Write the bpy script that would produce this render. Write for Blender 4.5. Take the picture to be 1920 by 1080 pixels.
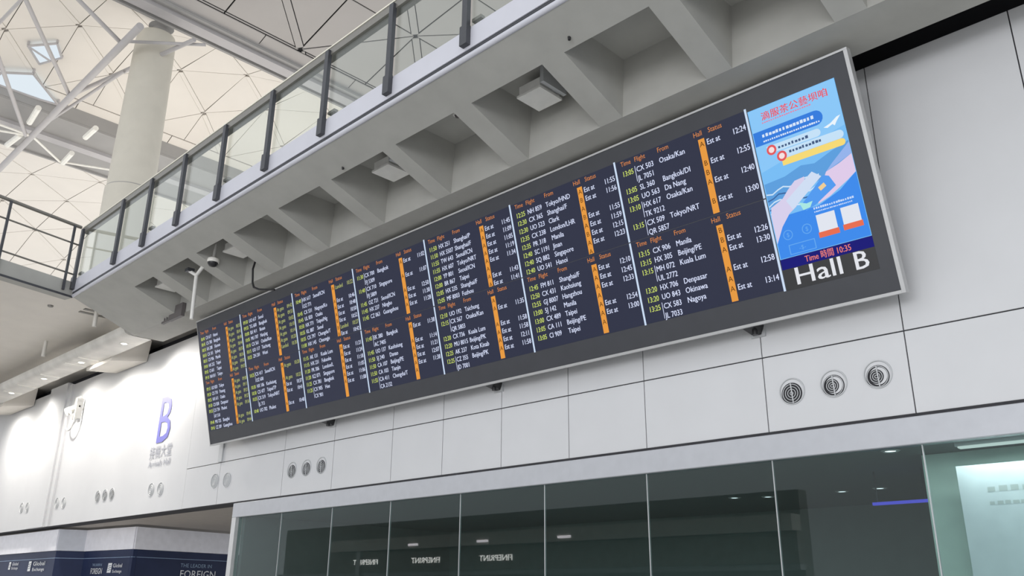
import bpy, math, random
from mathutils import Vector, Matrix
random.seed(7)
for o in list(bpy.data.objects): bpy.data.objects.remove(o)
SC = bpy.context.scene
COL = SC.collection
R = math.radians

# ------------------------------------------------------------------ camera, world, exposure
def look_camera():
    cd = bpy.data.cameras.new('camera'); co = bpy.data.objects.new('camera', cd); COL.objects.link(co)
    yaw, pitch, roll = R(-44.11136), R(19.72083), R(0.48699)
    cy, sy, cp, sp, cr, sr = math.cos(yaw), math.sin(yaw), math.cos(pitch), math.sin(pitch), math.cos(roll), math.sin(roll)
    f = Vector((sy*cp, cy*cp, sp)); r = Vector((cy, -sy, 0)); u = r.cross(f)
    r2 = cr*r + sr*u; u2 = -sr*r + cr*u
    m = Matrix((r2, u2, -f)).transposed().to_4x4(); m.translation = (0, 0, 1.6)
    co.matrix_world = m
    cd.sensor_fit = 'HORIZONTAL'; cd.sensor_width = 36.0; cd.lens = 36.0*1619.658/1920.0
    cd.clip_start = .05; cd.clip_end = 400
    SC.camera = co
look_camera()
W = bpy.data.worlds.new('world'); SC.world = W; W.use_nodes = True
bg = W.node_tree.nodes['Background']; bg.inputs[0].default_value = (.93, .96, 1.0, 1); bg.inputs[1].default_value = 1.02
SC.view_settings.view_transform = 'Standard'; SC.view_settings.look = 'None'
SC.view_settings.exposure = 0.0; SC.view_settings.gamma = 1.0; SC.view_settings.use_curve_mapping = False

def area(name, loc, size, power, rot=(0, 0, 0), col=(1, 1, 1)):
    l = bpy.data.lights.new(name, 'AREA'); l.shape = 'RECTANGLE'; l.size, l.size_y = size; l.energy = power; l.color = col
    o = bpy.data.objects.new(name, l); COL.objects.link(o); o.location = loc; o.rotation_euler = rot
    return o
# unseen area light added well behind the camera to brighten the upper wall
area('wall_fill_light', (10, -26, 5.0), (34, 8), 4700, (R(90), 0, 0), (.97, .98, 1.))
# unseen uplights added below the white vaults to brighten them
area('vault_fill_light', (-34, 15, 9.0), (9, 12), 760, (math.pi, 0, 0), (1, .93, .84))
area('vault_fill_light', (-52, 17, 9.0), (14, 12), 620, (math.pi, 0, 0), (1, .93, .84))

# ------------------------------------------------------------------ materials
def mat(name, col, rough=.6, metal=0., var=.05, scale=6., bump=0., emit=None, estr=0., spec=.5):
    m = bpy.data.materials.new(name); m.use_nodes = True; nt = m.node_tree; b = nt.nodes['Principled BSDF']
    b.inputs['Roughness'].default_value = rough; b.inputs['Metallic'].default_value = metal
    b.inputs['Specular IOR Level'].default_value = spec
    tc = nt.nodes.new('ShaderNodeTexCoord'); nz = nt.nodes.new('ShaderNodeTexNoise'); nz.inputs['Scale'].default_value = scale
    nz.inputs['Detail'].default_value = 4
    nt.links.new(tc.outputs['Object'], nz.inputs['Vector'])
    rp = nt.nodes.new('ShaderNodeValToRGB')
    rp.color_ramp.elements[0].position = .3; rp.color_ramp.elements[1].position = .7
    rp.color_ramp.elements[0].color = (*[c*(1-var) for c in col], 1); rp.color_ramp.elements[1].color = (*[min(1, c*(1+var)) for c in col], 1)
    nt.links.new(nz.outputs['Fac'], rp.inputs['Fac']); nt.links.new(rp.outputs['Color'], b.inputs['Base Color'])
    if bump:
        bp = nt.nodes.new('ShaderNodeBump'); bp.inputs['Strength'].default_value = bump; bp.inputs['Distance'].default_value = .01
        nt.links.new(nz.outputs['Fac'], bp.inputs['Height']); nt.links.new(bp.outputs['Normal'], b.inputs['Normal'])
    if emit:
        b.inputs['Emission Color'].default_value = (*emit, 1); b.inputs['Emission Strength'].default_value = estr
    return m
def emis(name, col, s=1.):
    m = bpy.data.materials.new(name); m.use_nodes = True; nt = m.node_tree
    for n in list(nt.nodes): nt.nodes.remove(n)
    e = nt.nodes.new('ShaderNodeEmission'); o = nt.nodes.new('ShaderNodeOutputMaterial')
    e.inputs[0].default_value = (*col, 1); e.inputs[1].default_value = s; nt.links.new(e.outputs[0], o.inputs[0])
    return m
def glass(name, tint, f0=.04, gloss=.02):
    m = bpy.data.materials.new(name); m.use_nodes = True; nt = m.node_tree
    for n in list(nt.nodes): nt.nodes.remove(n)
    t = nt.nodes.new('ShaderNodeBsdfTransparent'); g = nt.nodes.new('ShaderNodeBsdfGlossy'); x = nt.nodes.new('ShaderNodeMixShader'); o = nt.nodes.new('ShaderNodeOutputMaterial')
    lw = nt.nodes.new('ShaderNodeLayerWeight'); lw.inputs[0].default_value = .5
    pw = nt.nodes.new('ShaderNodeMath'); pw.operation = 'POWER'; pw.inputs[1].default_value = 5.
    ma = nt.nodes.new('ShaderNodeMath'); ma.operation = 'MULTIPLY_ADD'; ma.inputs[1].default_value = 1-f0; ma.inputs[2].default_value = f0
    t.inputs[0].default_value = (*tint, 1); g.inputs['Roughness'].default_value = gloss
    nt.links.new(lw.outputs['Facing'], pw.inputs[0]); nt.links.new(pw.outputs[0], ma.inputs[0]); nt.links.new(ma.outputs[0], x.inputs[0])
    nt.links.new(t.outputs[0], x.inputs[1]); nt.links.new(g.outputs[0], x.inputs[2]); nt.links.new(x.outputs[0], o.inputs[0])
    return m
def srgb(r, g, b):
    f = lambda c: (c/255/12.92) if c/255 <= .04045 else ((c/255+.055)/1.055)**2.4
    return (f(r), f(g), f(b))
M = {
 'panel': mat('white_wall_panel', (.60, .603, .615), .38, 0, .015, 2., spec=.4),
 'joint': mat('dark_joint', (.03, .03, .035), .8),
 'dark': mat('gap_shade_dark', (.02, .02, .025), .9),  # shade of the gap above the wall put into the colour
 'transom': mat('transom_metal', (.48, .49, .52), .35, .15, .03, 9.),
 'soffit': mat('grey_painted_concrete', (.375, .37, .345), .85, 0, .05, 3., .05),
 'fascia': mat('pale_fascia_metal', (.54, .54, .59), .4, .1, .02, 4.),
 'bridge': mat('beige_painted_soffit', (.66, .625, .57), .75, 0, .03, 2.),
 'postdark': mat('charcoal_metal', (.06, .062, .07), .45, .3, .06, 20.),
 'railmetal': mat('bronze_grey_handrail', (.21, .2, .18), .4, .4, .05, 15.),
 'railtop': mat('pale_rail_edge', (.72, .69, .58), .5, .1),
 'glass': glass('balustrade_glass', (.93, .96, .95), .03),
 'shopglass': glass('storefront_glass', (.72, .80, .79), .035, .01),
 'bezel': mat('charcoal_bezel', (.046, .048, .056), .5, .1, .05, 5.),
 'rim': mat('aluminium_rim', (.48, .48, .48), .4, .4, .03, 12.),
 'screen': mat('display_screen', (.008, .009, .014), .45, 0, .05, 3., emit=(.016, .019, .042), estr=1., spec=.22),
 'white_t': emis('white_text', (.72, .78, 1.0), 1.), 'yellow_t': emis('lime_text', (.62, .74, .16), 1.),
 'orange_t': emis('orange_header_text', (.72, .26, .08), 1.), 'green_t': emis('olive_text', (.5, .55, .2), .9),
 'bar': emis('orange_strip', (.8, .33, .06), 1.), 'bar_t': emis('dark_letter', (.12, .045, .01), 1.),
 'sep': emis('separator_line', (.6, .72, .9), 1.),
 'column': mat('pale_column', (.66, .625, .54), .6, 0, .03, 2.),
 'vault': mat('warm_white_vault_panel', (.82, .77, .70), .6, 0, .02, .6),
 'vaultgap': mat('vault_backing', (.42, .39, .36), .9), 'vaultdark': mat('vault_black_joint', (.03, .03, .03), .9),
 'vaultshade': mat('shaded_vault_panel', (.50, .47, .445), .7, 0, .03, .6),  # greyer copy of the vault panel, shade of the unlit vault in its colour
 'beam': mat('grey_valley_beam', (.36, .35, .34), .7, 0, .04, 1.),
 'truss': mat('pale_grey_steel_tube', (.50, .48, .48), .5, 0, .03, 3.), 'strutw': mat('white_strut', (.9, .88, .82), .5),
 'trough': mat('brushed_trough', (.64, .62, .58), .45, .25, .12, 2.5, .05),
 'floor': mat('polished_floor', (.74, .73, .71), .4, 0, .06, .5),
 'vent': mat('vent_ring', (.5, .51, .52), .4), 'ventdark': mat('vent_dark', (.018, .018, .022), .7), 'ventpale': mat('pale_vent', (.45, .46, .47), .5),
 'whitebox': mat('white_plastic', (.70, .69, .66), .5), 'greybox': mat('brown_grey_box', (.11, .10, .10), .5), 'black': mat('black_plastic', (.015, .015, .017), .4),
 'signblue': mat('violet_blue_letter', (.16, .16, .48), .5), 'signgrey': mat('grey_letter', (.36, .37, .42), .5),
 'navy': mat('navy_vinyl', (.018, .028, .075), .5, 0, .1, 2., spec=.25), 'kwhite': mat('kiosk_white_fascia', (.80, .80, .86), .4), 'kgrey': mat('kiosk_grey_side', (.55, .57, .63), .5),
 'logo': mat('white_logo_print', (.75, .77, .8), .5), 'paleblue': mat('pale_blue_print', (.25, .35, .5), .5),
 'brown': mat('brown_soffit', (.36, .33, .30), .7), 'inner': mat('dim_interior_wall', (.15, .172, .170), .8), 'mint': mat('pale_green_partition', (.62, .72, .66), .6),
 'board': mat('white_notice_board', (.80, .80, .86), .5), 'mull': mat('pale_mullion', (.62, .62, .62), .35, .3),
 'lampglow': emis('downlight_glow', (1, .95, .88), 12.), 'bluestrip': emis('blue_strip_glow', (.12, .12, .9), .9), 'reflglow': emis('downlight_reflection_glow', (.9, .95, 1.), 3.),
}
# ------------------------------------------------------------------ mesh helpers
class MB:
    def __init__(s): s.v = []; s.f = []; s.sm = False
    def add(s, vs, fs):
        n = len(s.v); s.v += [tuple(v) for v in vs]; s.f += [tuple(i+n for i in f) for f in fs]; return s
    def hexa(s, p):   # 0-3 bottom ccw, 4-7 top ccw
        return s.add(p, [(3, 2, 1, 0), (4, 5, 6, 7), (0, 1, 5, 4), (1, 2, 6, 5), (2, 3, 7, 6), (3, 0, 4, 7)])
    def box(s, x0, x1, y0, y1, z0, z1):
        return s.hexa([(x0, y0, z0), (x1, y0, z0), (x1, y1, z0), (x0, y1, z0), (x0, y0, z1), (x1, y0, z1), (x1, y1, z1), (x0, y1, z1)])
    def bevbox(s, x0, x1, y0, y1, z0, z1, b):   # box with chamfered long x edges and ends kept square
        prof = [(y0+b, z0), (y1-b, z0), (y1, z0+b), (y1, z1-b), (y1-b, z1), (y0+b, z1), (y0, z1-b), (y0, z0+b)]
        n = len(prof); vs = [(x0, y, z) for y, z in prof]+[(x1, y, z) for y, z in prof]
        fs = [tuple(reversed(range(n))), tuple(range(n, 2*n))]+[(i, (i+1) % n, (i+1) % n+n, i+n) for i in range(n)]
        return s.add(vs, [tuple(reversed(f)) for f in fs])
    def tube(s, a, b, r, n=10, r2=None, cap=True):
        a = Vector(a); b = Vector(b); d = (b-a).normalized(); t = Vector((0, 0, 1)) if abs(d.z) < .9 else Vector((1, 0, 0))
        u = d.cross(t).normalized(); w = d.cross(u); r2 = r if r2 is None else r2
        vs = [a+(u*math.cos(2*math.pi*i/n)+w*math.sin(2*math.pi*i/n))*r for i in range(n)]+[b+(u*math.cos(2*math.pi*i/n)+w*math.sin(2*math.pi*i/n))*r2 for i in range(n)]
        fs = [(i, i+n, (i+1) % n+n, (i+1) % n) for i in range(n)]
        if cap: fs += [tuple(range(n)), tuple(reversed(range(n, 2*n)))]
        s.sm = True
        return s.add(vs, fs)
    def lathe(s, prof, c=(0, 0, 0), n=24, axis='z', closed=False):   # prof: (r, h)
        vs = []; m = len(prof)
        for i in range(n):
            a = 2*math.pi*i/n
            for r, h in prof:
                if axis == 'z': vs.append((c[0]+r*math.cos(a), c[1]+r*math.sin(a), c[2]+h))
                else: vs.append((c[0]+r*math.cos(a), c[1]-h, c[2]+r*math.sin(a)))      # axis -y (out of the wall)
        fs = []
        for i in range(n):
            j = (i+1) % n
            for k in range(m if closed else m-1):
                k2 = (k+1) % m
                fs.append((i*m+k, j*m+k, j*m+k2, i*m+k2))
        s.sm = True
        return s.add(vs, fs)
    def poly(s, pts, z=0.): return s.add([(x, y, z) for x, y in pts], [tuple(range(len(pts)))])
    def prism(s, pts, z0, z1):   # pts ccw in plan
        n = len(pts)
        return s.add([(x, y, z0) for x, y in pts]+[(x, y, z1) for x, y in pts],
                     [tuple(reversed(range(n))), tuple(range(n, 2*n))]+[(i, (i+1) % n, (i+1) % n+n, i+n) for i in range(n)])
    def mesh(s, name):
        me = bpy.data.meshes.new(name); me.from_pydata(s.v, [], s.f); me.validate(); me.update()
        if s.sm:
            try: me.shade_smooth()
            except Exception: pass
            me.set_sharp_from_angle(angle=R(40))
        return me
def wloc(o):
    v = Vector((0, 0, 0))
    while o: v += o.location; o = o.parent
    return v
def put(name, me, m=None, parent=None):
    o = bpy.data.objects.new(name, me); COL.objects.link(o)
    if m and me and not me.materials: me.materials.append(M[m] if isinstance(m, str) else m)
    if parent: o.parent = parent
    return o
def part(name, mb, m, parent=None, local=False):     # vertices given in world space unless local
    if parent is not None and not local:
        w = wloc(parent); mb.v = [(x-w.x, y-w.y, z-w.z) for x, y, z in mb.v]
    return put(name, mb.mesh(name), m, parent)
def tag(o, label=None, cat=None, group=None, kind=None):
    if label: o['label'] = label
    if cat: o['category'] = cat
    if group: o['group'] = group
    if kind: o['kind'] = kind
    return o
def empty(name, loc, label=None, cat=None, group=None, kind=None):
    o = bpy.data.objects.new(name, None); COL.objects.link(o); o.location = loc; o.empty_display_size = .1
    return tag(o, label, cat, group, kind)
def copy_tree(o, parent=None):
    c = o.copy(); COL.objects.link(c); c.parent = parent
    for ch in list(o.children): copy_tree(ch, c)
    return c
def single(name, mb, m, base, label, cat, group=None, kind=None):   # a thing that is one mesh; origin at base
    b = Vector(base); mb.v = [(x-b.x, y-b.y, z-b.z) for x, y, z in mb.v]
    o = put(name, mb.mesh(name), m); o.location = b
    return tag(o, label, cat, group, kind)

# ------------------------------------------------------------------ glyphs (flat lettering)
CJK = '接機大堂時間滴服茶公藝坝咱'
CHARS = sorted(set(''.join(chr(i) for i in range(33, 127))+CJK))
GL = {}
def glyphs():
    tmp = []
    def mk(body):
        cu = bpy.data.curves.new('g', 'FONT'); cu.body = body; cu.resolution_u = 2; cu.fill_mode = 'FRONT'; cu.size = 1.
        o = bpy.data.objects.new('g', cu); COL.objects.link(o); tmp.append(o); return o
    pipe = mk('|'); pairs = [(c, mk(c), mk(c+'|')) for c in CHARS]
    dg = bpy.context.evaluated_depsgraph_get(); dg.update()
    def grab(o):
        e = o.evaluated_get(dg); me = e.to_mesh(); v = [(q.co.x, q.co.y) for q in me.vertices]; f = [tuple(p.vertices) for p in me.polygons]; e.to_mesh_clear(); return v, f
    pm = max(x for x, y in grab(pipe)[0])
    for c, a, b in pairs:
        v, f = grab(a); w, _ = grab(b)
        GL[c] = (v, f, max(x for x, y in w)-pm)
    for o in tmp:
        d = o.data; bpy.data.objects.remove(o); bpy.data.curves.remove(d)
glyphs()
def twidth(t, size, sx=1.): return sum((GL[c][2] if c in GL else .28)*size*sx for c in t)
def text(mb, t, x, y, size, z=0., align='l', sx=1., fit=None, bold=0.):
    w = twidth(t, size, sx)
    if fit: sx *= fit/w; w = fit
    if align == 'r': x -= w
    if align == 'c': x -= w/2
    for c in t:
        if c in GL:
            v, f, a = GL[c]
            for dx in ((0,) if not bold else (0, bold)):
                mb.add([(x+px*size*sx+dx, y+py*size, z+dx*.01) for px, py in v], f)
            x += a*size*sx
        else: x += .28*size*sx
    return mb

def strokes(mb, x, y, w, h, z=0., n=10):      # unreadably small print: a row of short marks
    p = w/n
    for i in range(n):
        a = x+i*p; l = p*(.55+.3*random.random()); k = h*(.7+.3*random.random())
        mb.add([(a, y, z), (a+l, y, z), (a+l, y+k, z), (a, y+k, z)], [(0, 1, 2, 3)])
    return mb

# ================================================================== SETTING
WY = 8.0
fl = single('floor', MB().box(-70, 25, -45, 30, -.2, 0), 'floor', (0, 0, -.2), None, None, kind='structure')

# ---- panelled wall
ZJ, ZB, ZG, ZT = 3.949, 3.163, 2.905, 6.792
wall = single('wall_back', MB().box(-34, 6, WY+.02, WY+.35, ZB, ZT-.02), 'joint', (-14, WY+.02, ZB), None, None, kind='structure')
g = .006
def wpanel(x0, x1, z0, z1, y0=WY, th=.02, m='panel', n='wall_panel'):
    return part(n, MB().bevbox(x0+g, x1-g, y0, y0+th, z0+g, z1-g, .003), m, wall)
low = [-16.7, -15.34, -13.147, -11.691, -10.202, -9.076, -7.927, -6.775, -5.639, -4.150, -2.714, -1.362, .1, 1.6, 3.1]
for a, b in zip(low, low[1:]):
    wpanel(a, b, ZB+.012, ZJ); wpanel(a, b, ZJ, ZT)
g = .003
for a, b in ((-33, -29), (-29, -25.17), (-23.93, -16.697)): wpanel(a, b, ZB+.012, ZT)
# pilaster between the panel fields
part('pilaster', MB().box(-25.15, -23.95, WY-.09, WY+.02, ZB+.012, ZT+.06), 'panel', wall)
part('pilaster_edge', MB().box(-23.95, -23.72, WY-.05, WY, ZB+.012, ZT-.004), 'panel', wall)
part('joint_strip', MB().box(-15.42, -15.28, WY-.03, WY-.001, ZJ+.01, 5.4), 'vent', wall)
part('light_block_plate', MB().box(-17.38, 6, WY+.36, WY+.42, 5.5, 7.29), 'dark', wall)  # added dark plates that block light behind the gap over the wall
part('light_block_plate', MB().box(-34, -17.39, WY+.36, WY+.42, 5.5, 7.115), 'dark', wall)
part('shadow_gap', MB().box(-14.59, 3.1, WY-.012, WY+.02, ZB-.012, ZB+.012), 'joint', wall)

# ---- storefront: transom and butt-jointed panes
tr = single('trim_1', MB().bevbox(-14.64, 3.1, WY-.03, WY+.1, ZG, ZB-.013, .006), 'transom', (-6, WY, ZG), None, None, kind='structure')
win = single('window_1', MB().box(-14.64, -14.50, WY-.03, WY+.10, 0, ZG-.002), 'mull', (-14.57, WY, 0), None, None, kind='structure')
gx = [-14.50, -13.1, -11.65, -10.20, -8.71, -7.2, -5.68, -4.16, -2.714, -1.25, .2, 1.7, 3.1]
for a, b in zip(gx, gx[1:]):
    part('pane', MB().box(a+.008, b-.008, WY+.03, WY+.042, .02, ZG-.001), 'shopglass', win)
    part('joint_seal', MB().box(b-.005, b+.005, WY+.026, WY+.05, .02, ZG-.001), 'ventpale', win)
# interior behind the glass
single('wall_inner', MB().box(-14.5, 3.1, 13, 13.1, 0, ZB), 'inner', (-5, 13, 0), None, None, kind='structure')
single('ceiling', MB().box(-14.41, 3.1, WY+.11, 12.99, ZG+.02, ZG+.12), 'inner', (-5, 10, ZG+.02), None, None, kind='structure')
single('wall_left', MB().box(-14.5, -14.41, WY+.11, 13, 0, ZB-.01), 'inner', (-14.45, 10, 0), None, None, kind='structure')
single('wall_right', MB().box(-2.98, 3.1, 8.75, 8.8, 0, ZG+.015), 'mint', (0, 8.75, 0), None, None, kind='structure')

# ---- recess soffit above the kiosk
single('ceiling', MB().box(-34, -14.66, WY+.36, 15, ZB, ZB+.15), 'brown', (-19, 11, ZB), None, None, kind='structure')

# ================================================================== BALCONY
def yo(x): return -.01309*(x+5.9)
def bw(x, y, z):   # the balcony is not quite parallel with the wall: its front drifts out by a hair
    k = max(0., min(1., (6.8-y)/1.44)); return (x, y+yo(x)*k, z)
XL, XR = -17.36, 3.0
bal = empty('balcony', (-7, 5.36, 6.58), 'long grey balcony with a coffered underside above the flight board', 'balcony')
def bpart(name, pts, m):
    return part(name, MB().hexa([bw(*q) for q in pts]), m, bal)
ZS = lambda y: 6.584+(6.8-y)*.351      # sloping soffit
def slab_piece(name, x0, x1, y0, y1, zt=7.30, m='soffit', tp=0.):
    za, zb = ZS(y0), ZS(y1)
    n = max(1, int((x1-x0)/1.5)); mb = MB()
    for i in range(n):
        a = x0+(x1-x0)*i/n; b = x0+(x1-x0)*(i+1)/n
        mb.hexa([bw(a, y0, za), bw(b, y0, za), bw(b, y1, zb), bw(a, y1, zb), bw(a, y0, zt), bw(b, y0, zt), bw(b, y1, zt), bw(a, y1, zt)])
    return part(name, mb, m, bal)
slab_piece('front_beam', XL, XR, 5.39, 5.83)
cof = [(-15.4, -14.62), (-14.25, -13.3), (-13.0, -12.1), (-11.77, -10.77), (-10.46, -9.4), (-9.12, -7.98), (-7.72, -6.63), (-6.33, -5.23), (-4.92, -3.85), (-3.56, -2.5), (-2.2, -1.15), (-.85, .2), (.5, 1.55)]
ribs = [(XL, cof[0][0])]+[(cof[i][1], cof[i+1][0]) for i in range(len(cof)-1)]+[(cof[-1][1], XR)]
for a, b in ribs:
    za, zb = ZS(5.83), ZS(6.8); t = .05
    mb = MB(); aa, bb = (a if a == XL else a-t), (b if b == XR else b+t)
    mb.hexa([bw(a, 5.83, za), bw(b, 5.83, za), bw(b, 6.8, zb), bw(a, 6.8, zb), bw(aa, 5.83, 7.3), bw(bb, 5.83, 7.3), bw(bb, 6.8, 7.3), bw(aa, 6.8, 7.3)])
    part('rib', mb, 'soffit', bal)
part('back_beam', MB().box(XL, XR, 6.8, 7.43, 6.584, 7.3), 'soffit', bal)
mb = MB()
for i in range(12):
    a = XL+(XR-XL)*i/12; b = XL+(XR-XL)*(i+1)/12
    mb.hexa([bw(a, 5.37, 7.3), bw(b, 5.37, 7.3), (b, 12, 7.3), (a, 12, 7.3), bw(a, 5.37, 7.41), bw(b, 5.37, 7.41), (b, 12, 7.41), (a, 12, 7.41)])
part('deck_slab', mb, 'soffit', bal)
def long_box(y0, y1, z0, z1):
    mb = MB(); N = 10
    for i in range(N):
        a = XL+(XR-XL)*i/N; b = XL+(XR-XL)*(i+1)/N
        mb.hexa([bw(a, y0, z0), bw(b, y0, z0), bw(b, y1, z0), bw(a, y1, z0), bw(a, y0, z1), bw(b, y0, z1), bw(b, y1, z1), bw(a, y1, z1)])
    return mb
part('fascia_band', long_box(5.34, 5.369, 7.175, 7.42), 'fascia', bal)
part('shadow_groove', long_box(5.352, 5.389, 7.142, 7.175), 'postdark', bal)
part('edge_pipe', MB().tube(bw(XL, 5.372, 7.108), bw(XR, 5.372, 7.108), .033, 14), 'fascia', bal)
part('edge_pipe_end', MB().box(XL-.02, XL, 5.5, 6.8, 7.08, 7.41), 'soffit', bal)

# ---- glass balustrade on the balcony
rail = empty('glass_balustrade', (-7, 5.36, 7.41), 'glass balustrade with charcoal posts and flat handrail along the balcony edge', 'balustrade')
px = [-17.30, -15.32, -14.10, -12.82, -11.46, -10.06, -8.66, -7.26, -5.89, -4.52, -3.15, -1.78, -.41, .96, 2.33]
for i, x in enumerate(px):
    dy = yo(x); mb = MB()
    mb.box(x-.04, x+.04, 5.29+dy, 5.345+dy, 7.22, 8.50)
    mb.box(x-.055, x+.055, 5.275+dy, 5.339+dy, 7.215, 7.46)
    part('post', mb, 'postdark', rail)
    if i % 2 == 0:
        part('glass_clamp', MB().box(x+.05, x+.19, 5.36+dy, 5.42+dy, 7.52, 7.56), 'railmetal', rail)
for a, b in zip(px, px[1:]):
    part('glass_pane', MB().hexa([bw(a+.06, 5.352, 7.452), bw(b-.06, 5.352, 7.452), bw(b-.06, 5.364, 7.452), bw(a+.06, 5.364, 7.452), bw(a+.06, 5.352, 8.44), bw(b-.06, 5.352, 8.44), bw(b-.06, 5.364, 8.44), bw(a+.06, 5.364, 8.44)]), 'glass', rail)
part('bottom_channel', long_box(5.346, 5.385, 7.421, 7.45), 'fascia', rail)
part('handrail', long_box(5.33, 5.46, 8.435, 8.545), 'railmetal', rail)
part('handrail_cap', long_box(5.322, 5.47, 8.546, 8.566), 'railtop', rail)

# ---- footbridge meeting the balcony at its far end
C0 = Vector((XL-.03, 5.52)); DB = Vector((.237, -1.0)).normalized()
def along(t, off=0.): q = C0+DB*t+Vector((DB.y, -DB.x))*off; return (q.x, q.y)     # off>0 : towards the bridge deck (left)
br = empty('footbridge', (-18, 4, 7.1), 'beige footbridge deck running off from the end of the coffered balcony', 'bridge')
E1 = along(6.)
part('deck', MB().prism([(XL-.03, 9.3), (-34, 9.3), (-34, E1[1]), E1, (C0.x, C0.y)], 7.12, 7.30), 'bridge', br)
def edge_box(t0, t1, o0, o1, z0, z1):
    a, b, c, d = along(t0, o0), along(t1, o0), along(t1, o1), along(t0, o1)
    return MB().hexa([(*a, z0), (*d, z0), (*c, z0), (*b, z0), (*a, z1), (*d, z1), (*c, z1), (*b, z1)])
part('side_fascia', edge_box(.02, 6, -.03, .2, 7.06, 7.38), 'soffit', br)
part('side_lip', edge_box(.02, 6, -.045, -.03, 7.06, 7.10), 'postdark', br)
part('soffit_joint', MB().hexa([(-17.9, 4.1, 7.112), (-17.86, 4.1, 7.112), (-18.94, 4.6, 7.112), (-18.98, 4.6, 7.112), (-17.9, 4.1, 7.13), (-17.86, 4.1, 7.13), (-18.94, 4.6, 7.13), (-18.98, 4.6, 7.13)]), 'postdark', br)
for k in range(2):
    part('soffit_slot', MB().box(-18.1-.25*k, -18.0-.25*k, 6.0, 6.55, 7.105, 7.125), 'railmetal', br)
br2 = empty('metal_railing', (*along(3), 7.38), 'dark metal railing with three thin rails on the footbridge edge', 'railing')
for z, r in ((8.55, .034), (8.17, .017), (7.545, .017)):
    part('rail', MB().tube((*along(.08), z), (*along(6), z), r, 10), 'railmetal', br2)
for t in (.25, 1.55, 2.85, 4.15, 5.45):
    part('post', edge_box(t-.022, t+.022, -.075, -.046, 7.16, 8.52), 'postdark', br2)

# ---- trough running along the top of the wall
trg = empty('service_trough', (-22, 7, 6.58), 'metal service trough hung along the top of the wall beyond the balcony', 'trough')
prof = [(6.60, 6.76), (6.61, 6.68), (6.65, 6.62), (6.72, 6.59), (6.80, 6.583), (7.2, 6.583), (7.2, 6.76)]
def trough_seg(x0, x1):
    n = len(prof); return MB().add([(x0, y, z) for y, z in prof]+[(x1, y, z) for y, z in prof], [tuple(range(n)), tuple(reversed(range(n, 2*n)))]+[(i, i+n, (i+1) % n+n, (i+1) % n) for i in range(n)])
for a, b in ((-19.95, XL-.05), (-22.3, -19.96), (-25., -22.31), (-29, -25.01)):
    mb = trough_seg(a, b); mb.sm = True; part('trough_section', mb, 'trough', trg)
for x in (-20.0, -20.75, -22.33, -23.95, -25.0):
    part('clip', MB().hexa([(x, 6.70, 6.575), (x+.05, 6.70, 6.575), (x+.05, 7.15, 6.572), (x, 7.15, 6.572), (x, 6.7, 6.59), (x+.05, 6.7, 6.59), (x+.05, 7.15, 6.59), (x, 7.15, 6.59)]), 'strutw', trg)
for x, y in ((-17.9, 6.2), (-21.2, 6.35)):
    part('hanger_rod', MB().tube((x, y, 6.75), (x, y, 7.12), .045, 10), 'trough', trg)
def stub(x0, x1, lb):
    return single('beam_stub', MB().hexa([(x0+.2, 7.21, 6.50), (x1-.05, 7.21, 6.50), (x1, 7.98, 6.62), (x0, 7.98, 6.62), (x0+.1, 7.21, 6.95), (x1, 7.21, 6.95), (x1+.1, 7.98, 7.1), (x0, 7.98, 7.1)]), 'bridge', ((x0+x1)/2, 7.6, 6.5),
                  lb, 'beam', 'boxed beam stubs over the wall top')
stub(-21.0, -19.35, 'cream boxed beam stub over the wall top, up from the letter B sign'); stub(-28.6, -26.6, 'cream boxed beam stub over the wall top, beyond the pilaster')

def spot(o, energy, aim, size=R(150), col=(1, .95, .88)):
    l = bpy.data.lights.new('downlight_lamp', 'SPOT'); l.energy = energy; l.spot_size = size; l.spot_blend = 1.; l.shadow_soft_size = .12; l.color = col
    s = bpy.data.objects.new('lamp', l); COL.objects.link(s); s.parent = o; s.location = (0, 0, -.04)
    d = Vector(aim)-(o.location+Vector((0, 0, -.04))); s.rotation_euler = d.to_track_quat('-Z', 'Y').to_euler()
for k, (x, tx) in enumerate(((-18.1, -17.3), (-20.4, -19.8), (-22.72, -22.3), (-25.08, -25.3), (-27.4, -27.4))):
    d = empty('downlight', (x, 6.93, 6.583), 'small round lit downlight set in the service trough', 'downlight', 'downlights in the service trough')
    part('trim_ring', MB().lathe([(.055, -.001), (.06, -.012), (.085, -.010), (.09, -.001)], (0, 0, 0), 20), 'strutw', d, True)
    part('lens', MB().lathe([(.0, -.009), (.055, -.008)], (0, 0, 0), 20), 'lampglow', d, True)
    spot(d, 400, (tx, 8, 4.4))

# ================================================================== FLIGHT BOARD
BX0, BX1, BH = -15.27, -2.54, 2.368
fb = empty('flight_board', (0, 7.113, 6.502), 'long black flight information board with rows of arrivals and a blue poster screen', 'display board')
fb.rotation_euler = (math.acos(-.2526), 0, 0)
part('bezel', MB().box(BX0+.012, BX1-.037, -BH+.03, -.022, -.05, 0.), 'bezel', fb, True)
part('housing', MB().box(BX0+.25, BX1-.35, -BH+.25, -.12, -.26, -.051), 'bezel', fb, True)
part('top_rim', MB().box(BX0, BX1, -.021, 0., -.08, .012), 'rim', fb, True)
part('right_rim', MB().box(BX1-.036, BX1, -BH, -.022, -.08, .012), 'rim', fb, True)
part('bottom_rim', MB().box(BX0, BX1-.037, -BH, -BH+.029, -.08, .012), 'rim', fb, True)
part('left_rim', MB().box(BX0, BX0+.011, -BH+.03, -.022, -.08, .004), 'rim', fb, True)
TOP, MID, BOT = -.205, -1.152, -2.098
SEP = [-15.235]+[-13.697+1.674*k for k in range(7)]
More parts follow.
